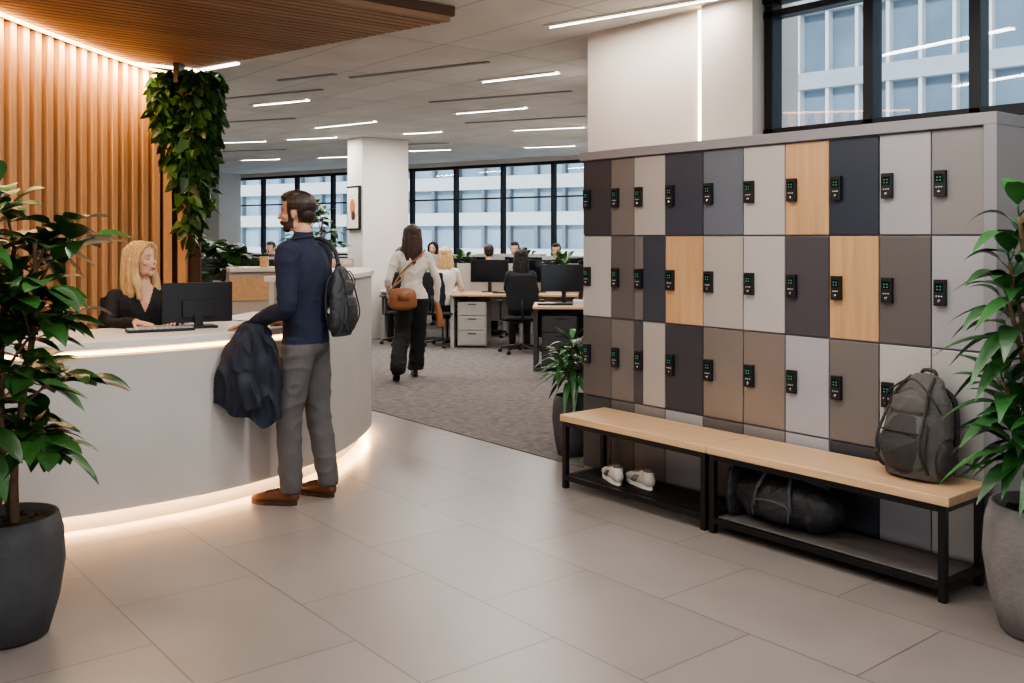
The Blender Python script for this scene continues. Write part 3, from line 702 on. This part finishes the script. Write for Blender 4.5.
navy=cloth('sweater_navy',(28,35,56),.9); greyt=cloth('trousers_grey',(88,86,86)); jkt=cloth('jacket_navy',(22,29,45),.7)
lea=mat('leather_brown',(98,58,36),.35,0,.15,12,.15,80); lsol=mat('sole_dark',(50,34,26),.6)
mo=Vector((-1.17,5.46)); F=Vector((-.95,.312)); R_=Vector((.312,.95)); mrz=YAW+math.atan2(F.y,F.x)-math.pi/2
def ml(X,D,z): q=Vector((X,D))-mo; return Vector((q.dot(R_),q.dot(F),z))
J=dict(pel=(0,.015,.95),neck=(0,.035,1.50),head=(0,.08,1.655),shL=(-.185,.03,1.425),elL=(-.24,.0,1.13),wrL=tuple(ml(-1.45,5.385,1.035)),
  shR=(.185,.03,1.425),elR=(.24,.03,1.14),wrR=(.20,.20,1.03),hipL=(-.085,.015,.9),knL=(-.10,.065,.5),anL=(-.092,.06,.10),hipR=(.085,.015,.9),knR=(.11,.0,.5),anR=(.125,-.06,.10),faL=.12,faR=-.15)
man=figure('standing_man',W(mo.x,mo.y),mrz,J,navy,greyt,skinm,H_br,'short',beard=True,turn=.22,voxel=.0075,shoes=[lea,lsol,lsol],hem0=.075,folds=(.0055,7,7,8),
   handspec={'L':((-.15,1,-.12),(0,-.1,-1),1,.22),'R':((-.1,1,-.1),(-.2,0,-1),-1,.3)})
bp=backpack('worn_backpack',(.075,-.175,.955),.12,[mat('nylon_charcoal',(56,58,61),.7,0,.1,12,.4,90),bk],(.76,.56,.84),parent=man)
h=MB()
for x in(.125,): h.tube(catmull([(x,-.13,1.34),(x*1.0,-.09,1.46),(x*1.05,.02,1.51),(x*1.1,.12,1.44),(x*1.15,.155,1.3),(x*1.3,.12,1.18),(x*1.5,.03,1.08),(x*1.1,-.13,1.03)],5),.013,0,8)
h.obj('shoulder_straps',[bk],man,smooth=True)
h=MB(); c=[(.062*math.cos(a),.040+.062*math.sin(a),1.510+.012*math.sin(a+3.14)) for a in [i*math.pi/10 for i in range(21)]]; h.tube(c,.009,0,8); h.obj('collar',[navy],man,smooth=True)
# held jacket
random.seed(4); b=Blob(); rf=tuple(ml(1+mo.x,mo.y,0))
def jt(x,d,z): return ml(x+.03,d,z)
b.tube([jt(-1.53,5.33,1.0),jt(-1.57,5.29,.90),jt(-1.61,5.27,.74),jt(-1.63,5.28,.50)],[(.03,.03),(.048,.030),(.060,.030),(.065,.028)],0,rf)
b.tube([jt(-1.51,5.32,1.0),jt(-1.52,5.27,.88),jt(-1.54,5.25,.70),jt(-1.53,5.25,.44)],[(.03,.03),(.055,.034),(.070,.032),(.08,.030)],0,rf)
b.tube([jt(-1.50,5.33,1.01),jt(-1.44,5.28,.92),jt(-1.42,5.25,.74),jt(-1.42,5.25,.42)],[(.03,.03),(.045,.034),(.060,.034),(.07,.030)],0,rf)
b.tube([jt(-1.52,5.35,1.02),jt(-1.41,5.30,.97),jt(-1.36,5.27,.84),jt(-1.36,5.26,.50)],[(.03,.025),(.04,.035),(.045,.034),(.045,.028)],0,rf)
b.tube([jt(-1.56,5.29,.86),jt(-1.50,5.215,.72),jt(-1.44,5.20,.58)],[(.02,.016),(.04,.018),(.045,.016)],0,rf)
ux,uy=rf[0],rf[1]
def jpost(co):
    a=(co[:,0]*ux+co[:,1]*uy); a0=a.min(); t=(a-a0)/(a.max()-a0)
    z=.60-.12*np.minimum(1,t*1.35)+.05*np.maximum(0,t-.8)*3+.012*np.sin(t*14)
    co[:,2]=np.maximum(co[:,2],z); return co
b.build('held_jacket',[jkt],.006,3,parent=man,post=jpost,folds=(.018,11,11,3.2))

# receptionist
blk=cloth('blazer_black',(22,22,25),.8); blkt=cloth('trousers_black',(24,24,27),.85)
F2=Vector((.55,-.835)); rrz=YAW+math.atan2(F2.y,F2.x)-math.pi/2
J=dict(pel=(0,0,.72),neck=(0,.02,1.225),head=(0,.05,1.375),shL=(-.155,.01,1.155),elL=(-.2,.10,1.0),wrL=(-.12,.31,1.02),shR=(.155,.01,1.155),elR=(.2,.12,1.0),wrR=(.11,.33,1.02),
  hipL=(-.085,0,.70),knL=(-.1,.36,.70),anL=(-.1,.30,.32),hipR=(.085,0,.70),knR=(.1,.36,.70),anR=(.1,.30,.32),fzL=.22,fzR=.22)
rc=figure('receptionist_woman',W(-2.29,5.86),rrz,J,blk,blkt,skin,H_bl,'long',female=True,turn=.66,tilt=.08,hl=.30,voxel=.007,shoes=[M['dark'],M['dark']],headsc=.95,vneck=.16,folds=(.005,6,6,10),
   handspec={'L':((.45,1,-.05),(0,0,-1),1,.15),'R':((-.5,1,-.05),(0,0,-1),-1,.15)})
def stool(name,loc,rz,seat=.6,arms=True,back=True,sc=1):
    e=empty(name,loc,rz); m=MB()
    for k in range(5):
        a=k*2*math.pi/5+.3; m.tube([(0,0,.11),(.28*math.cos(a),.28*math.sin(a),.07)],[.022,.014],0,8); m.ell((.29*math.cos(a),.29*math.sin(a),.03),(.03,.03,.03),0,10)
    m.tube([(0,0,.08),(0,0,seat-.05)],.025,1,12); m.box((0,0,seat-.06),(.22,.2,.03),0); m.obj('base',[M['dark'],M['chrome']],e,smooth=False,bevel=.003)
    b=Blob(); b.tube([(0,-.2,seat),(0,0,seat-.005),(0,.2,seat-.01)],[(.22,.028),(.24,.03),(.22,.028)],0,(1,0,0)); b.build('seat',[M['fab']],.014,3,parent=e)
    if back:
        b=Blob(); b.tube([(0,-.24,seat+.12),(0,-.26,seat+.3),(0,-.28,seat+.56)],[(.2,.018),(.225,.018),(.19,.016)],0,(1,0,0)); b.build('back',[M['fab']],.014,2,parent=e)
        m=MB(); m.tube([(0,-.05,seat-.06),(0,-.25,seat-.02),(0,-.285,seat+.25)],.018,0); m.obj('back_support',[M['dark']],e,smooth=True)
    if arms:
        m=MB()
        for x in(-.27,.27): m.tube([(x*.5,0,seat-.05),(x,0,seat-.03),(x,0,seat+.2)],.014,0); m.box((x,.02,seat+.215),(.06,.24,.025),0)
        m.obj('armrests',[M['dark']],e,bevel=.004)
    return e
stool('reception_chair',W(-2.29,5.86),rrz,.58,False)

# walking woman (seen from behind)
cream=cloth('blouse_cream',(212,206,198),.8); tan=mat('leather_tan',(138,90,56),.45,0,.12,10,.2,80)
F3=Vector((-.22,.975)); wrz=YAW+math.atan2(F3.y,F3.x)-math.pi/2
J=dict(pel=(0,0,.90),neck=(0,.01,1.385),head=(0,.02,1.53),shL=(-.165,0,1.315),elL=(-.255,-.05,1.06),wrL=(-.23,.10,.88),shR=(.165,0,1.315),elR=(.27,.0,1.07),wrR=(.28,.06,.84),
  hipL=(-.08,0,.86),knL=(-.11,-.04,.47),anL=(-.18,-.28,.17),hipR=(.08,0,.86),knR=(.08,.10,.47),anR=(.06,.16,.09),fzL=.06,fpL=.5)
wm=figure('walking_woman',W(-1.07,10.15),wrz,J,cream,blkt,skin,H_bn,'long',female=True,turn=.1,hl=.36,voxel=.01,shoes=[lea,lsol],legr=(.10,.094,.085,.084,.088),hv=.0045,hem0=.085,folds=(.009,6,6,8))
b=Blob(); b.tube([(-.12,-.22,.80),(-.12,-.225,.90),(-.12,-.215,.96)],[(.15,.045),(.145,.045),(.13,.03)],0,(1,0,0)); b.build('handbag',[tan],.009,2,parent=wm)
h=MB(); h.tube(catmull([(-.25,-.2,.95),(-.12,-.15,1.15),(.08,-.11,1.33),(.14,0,1.385),(.1,.12,1.25),(-.1,.14,1.05),(-.26,.0,.95),(-.26,-.18,.93)],6),.01,0,8)
h.box((-.12,-.268,.90),(.12,.012,.09),0)
h.obj('bag_strap',[tan],wm,smooth=True)
b=Blob(); b.tube([(.28,.06,.80),(.30,.02,.66),(.31,-.0,.56)],[(.03,.03),(.04,.03),(.045,.02)],0,(1,0,0)); b.build('carried_scarf',[tan],.012,2,parent=wm)

# ------------------------------------------------------------------ office furniture
divm=mat('divider_fabric',(170,167,164),.9); dpan=mat('desk_panel',(172,168,164),.5)
def workstation(loc,rz,w=1.5,mon=2,div=True,ped=False,dh=.42,side=None):
    e=empty('office_desk',loc,rz); m=MB(); m.box((0,0,.725),(w,.75,.03),0); m.box((-w/2+.03,0,.355),(.05,.65,.71),1); m.box((w/2-.03,0,.355),(.05,.65,.71),1); m.box((0,.3,.5),(w-.1,.02,.35),1)
    if ped:
        m.box((-w/2+.3,0,.33),(.4,.6,.60),1)
        for k in range(3): m.box((-w/2+.3,-.305,.14+k*.2),(.37,.012,.18),1); m.box((-w/2+.3,-.315,.2+k*.2),(.12,.01,.012),2)
    if div: m.box((0,.375,.72+dh/2),(w,.03,dh),3)
    m.obj('desk_body',[M['oakh'] if ped else M['white'],side or dpan,M['dark'],divm],e,bevel=.004)
    for k in range(mon):
        x=(-.38+.76*k) if mon>1 else 0
        q=MB(); q.box((x,.15,1.04),(.54,.025,.32),0); q.box((x,.136,1.04),(.52,.003,.30),1); q.box((x,.18,.86),(.05,.02,.26),0); q.box((x,.17,.746),(.22,.16,.012),0); q.obj('monitor',[M['dark'],M['scr']],e,bevel=.003)
    q=MB(); q.box((-.1,-.12,.75),(.4,.13,.016),0); q.lathe((w*.36,-.15,.741),[(.035,0),(.038,.09),(.03,.09)],1,12); q.box((w*.3,.1,.76),(.2,.28,.04),1); q.obj('keyboard_mug_paper',[M['dark'],M['white']],e)
    return e
R0=YAW
workstation(W(.05,13.25),R0-.08,1.75,2,True,True)
workstation(W(.60,11.0),R0-.05,.70,1,False,True,side=mat('desk_panel_dark',(58,58,62),.5))
workstation(W(-1.2,14.2),R0-.08,1.4,2,True,False)
for (X,D) in [(-.25,15.2),(.55,14.75),(-1.35,16.0),(-.1,16.6),(-3.2,15.4),(-4.9,17.3),(-3.6,18.3),(-2.95,13.2),(-4.15,13.9)]:
    workstation(W(X,D),R0-.2,1.3,2,True,False,.5)
for (X,D,r) in [(.12,12.45,.05),(-.93,13.2,-.6),(-1.55,13.4,.3),(-.35,14.45,.1),(-3.2,14.6,.1)]:
    stool('office_chair',W(X,D),R0+r,.47)
stool('office_chair',W(-2.55,9.9),R0+.7,.5)
def seated(name,X,D,r,top,hair,style='long',hl=.28,up=.0):
    J=dict(pel=(0,-.06,.56+up),neck=(0,.0,1.06+up),head=(0,.04,1.21+up),shL=(-.155,.0,.99+up),elL=(-.19,.12,.80+up),wrL=(-.15,.34,.79),shR=(.155,.0,.99+up),elR=(.19,.12,.80+up),wrR=(.15,.34,.79),
      hipL=(-.085,-.02,.55+up),knL=(-.1,.38,.54),anL=(-.1,.36,.1),hipR=(.085,-.02,.55+up),knR=(.1,.38,.54),anR=(.1,.36,.1))
    return figure(name,W(X,D),R0+r,J,top,blkt,skin,hair,style,female=(style=='long'),hl=hl,voxel=.014,shoes=[M['dark'],M['dark']],hv=.006)
seated('seated_worker_woman',.12,12.48,.05,cloth('top_dark',(36,36,40)),H_bk,up=.04)
seated('seated_worker_woman',-.93,13.22,-.2,cream,H_bl,up=.05)
seated('seated_worker_woman',-1.55,13.4,.3,cloth('top_sage',(120,130,118)),H_bn,up=.05)
seated('seated_worker_man',-.35,14.45,.1,cloth('shirt_blue',(120,140,165)),H_br,'short',up=.07)
seated('seated_worker_man',.05,16.0,3.0,cloth('shirt_white',(200,200,200)),H_br,'short',up=.1)
seated('seated_worker_man',.72,15.4,3.0,cloth('shirt_grey',(130,130,134)),H_br,'short',up=.08)
seated('seated_worker_woman',-1.4,16.9,3.0,cloth('top_navy2',(50,60,86)),H_bk,up=.1)
seated('seated_worker_woman',-2.75,14.0,3.0,cloth('top_rose',(150,110,104)),H_bn,up=.1)
seated('seated_worker_man',-3.3,14.65,.1,cloth('shirt_dark',(50,54,62)),H_br,'short',up=.08)
seated('seated_worker_man',-4.3,17.0,2.9,cloth('shirt_dark2',(70,74,84)),H_br,'short',up=.1)
for k,(X,D,s3) in enumerate([(-.75,14.4,1.15),(.70,13.35,1.15),(-3.4,15.2,1.2),(-1.9,15.8,1.2),(.2,16.5,1.2)]):
    random.seed(50+k); e=empty('desk_plant',W(X,D,.741)); e.scale=(s3,s3,s3*1.1); m=MB(); m.lathe((0,0,0),[(.06,0),(.085,.15),(.075,.15),(.07,.12)],0,18); m.obj('pot',[M['white']],e,smooth=True)
    lf=MB()
    for j in range(40):
        an=j*2.4; el=random.uniform(.2,1.4); d=Vector((math.cos(an)*math.cos(el),math.sin(an)*math.cos(el),math.sin(el))); b0=Vector((0,0,.14)); ln=random.uniform(.05,.28); lf.tube([b0,b0+d*ln],.003,0,4); lf.leaf(b0+d*ln,d,Vector((0,0,1)),.17,.08,.5,.2,0,0,5)
    lf.obj('leaves',[M['leafv']],e,smooth=True)

# ------------------------------------------------------------------ exterior
def facade(name,a,b,z0,z1,fh,mw,mats,depth=4,band=.3):
    A=W(*a);B=W(*b);L=(B-A).length; an=math.atan2(B.y-A.y,B.x-A.x); m=MB()
    m.bb(0,L,.25,depth,z0,z1,0); z=z0
    while z<z1: m.bb(0,L,-.05,.26,z,z+fh*band,1); z+=fh
    x=0
    while x<L: m.bb(x,x+mw*.11,.0,.26,z0,z1,2); x+=mw
    return m.obj(name,mats,None,(A.x,A.y,0),an)
bg=mat('facade_glass',(150,168,182),.35,0,.35,.35); bc=mat('facade_concrete',(214,214,212),.8,0,.05); bd=mat('facade_mullion',(120,128,136),.5)
facade('office_building',(-34,58),(16,30),-10,22,1.5,1.25,[bg,bc,bd],4,.36)
facade('office_building',(5,26),(24,8),-10,16,1.9,.75,[mat('facade_glass_b',(118,134,148),.3,0,.35,.5),mat('facade_band',(170,175,180),.6),bc],4,.22)
sun=bpy.data.lights.new('sun','SUN'); sun.energy=3.0; sun.angle=math.radians(8); sun.color=(1,.97,.93)
sd=W(.55,.80); sv=Vector((sd.x,sd.y,-.55)); so_=bpy.data.objects.new('sun',sun); coll.objects.link(so_); so_.rotation_euler=sv.to_track_quat('-Z','Y').to_euler(); so_.location=(0,0,12)

# ------------------------------------------------------------------ lamps near the desk & world
def baselamps(seq,e):
    for i in range(0,len(seq)-4,7):
        a,b2=seq[i],seq[min(i+7,len(seq)-1)]; c=(a+b2)/2; t=(b2-a); n_=Vector((t.y,-t.x)).normalized(); q=c+n_*-.03
        area('desk_base_lamp',(q.x,q.y,.085),t.length,.03,e,(1,.58,.27),None,(math.radians(25),0,math.atan2(t.y,t.x)))
baselamps(lo,4.6); baselamps(hi[:-26],4.6)
wd=bpy.data.worlds.new('world'); bpy.context.scene.world=wd; wd.use_nodes=True; nt=wd.node_tree; bgn=nt.nodes['Background']
tc=nt.nodes.new('ShaderNodeTexCoord'); sx=nt.nodes.new('ShaderNodeSeparateXYZ'); cr=nt.nodes.new('ShaderNodeValToRGB')
nt.links.new(tc.outputs['Generated'],sx.inputs[0]); nt.links.new(sx.outputs[2],cr.inputs[0]); nt.links.new(cr.outputs[0],bgn.inputs[0])
cr.color_ramp.elements[0].color=(.80,.84,.90,1); cr.color_ramp.elements[1].color=(.62,.74,.92,1); bgn.inputs[1].default_value=1.6

# ------------------------------------------------------------------ camera
cam=bpy.data.cameras.new('camera'); co=bpy.data.objects.new('camera',cam); coll.objects.link(co)
co.location=(0,0,1.52); co.rotation_euler=(math.radians(90),0,YAW); cam.sensor_width=36; cam.lens=950/1024*36; cam.shift_y=-104.5/1024
bpy.context.scene.camera=co
vs=bpy.context.scene.view_settings; vs.view_transform='AgX'; vs.look='AgX - Medium High Contrast'; vs.exposure=0.4
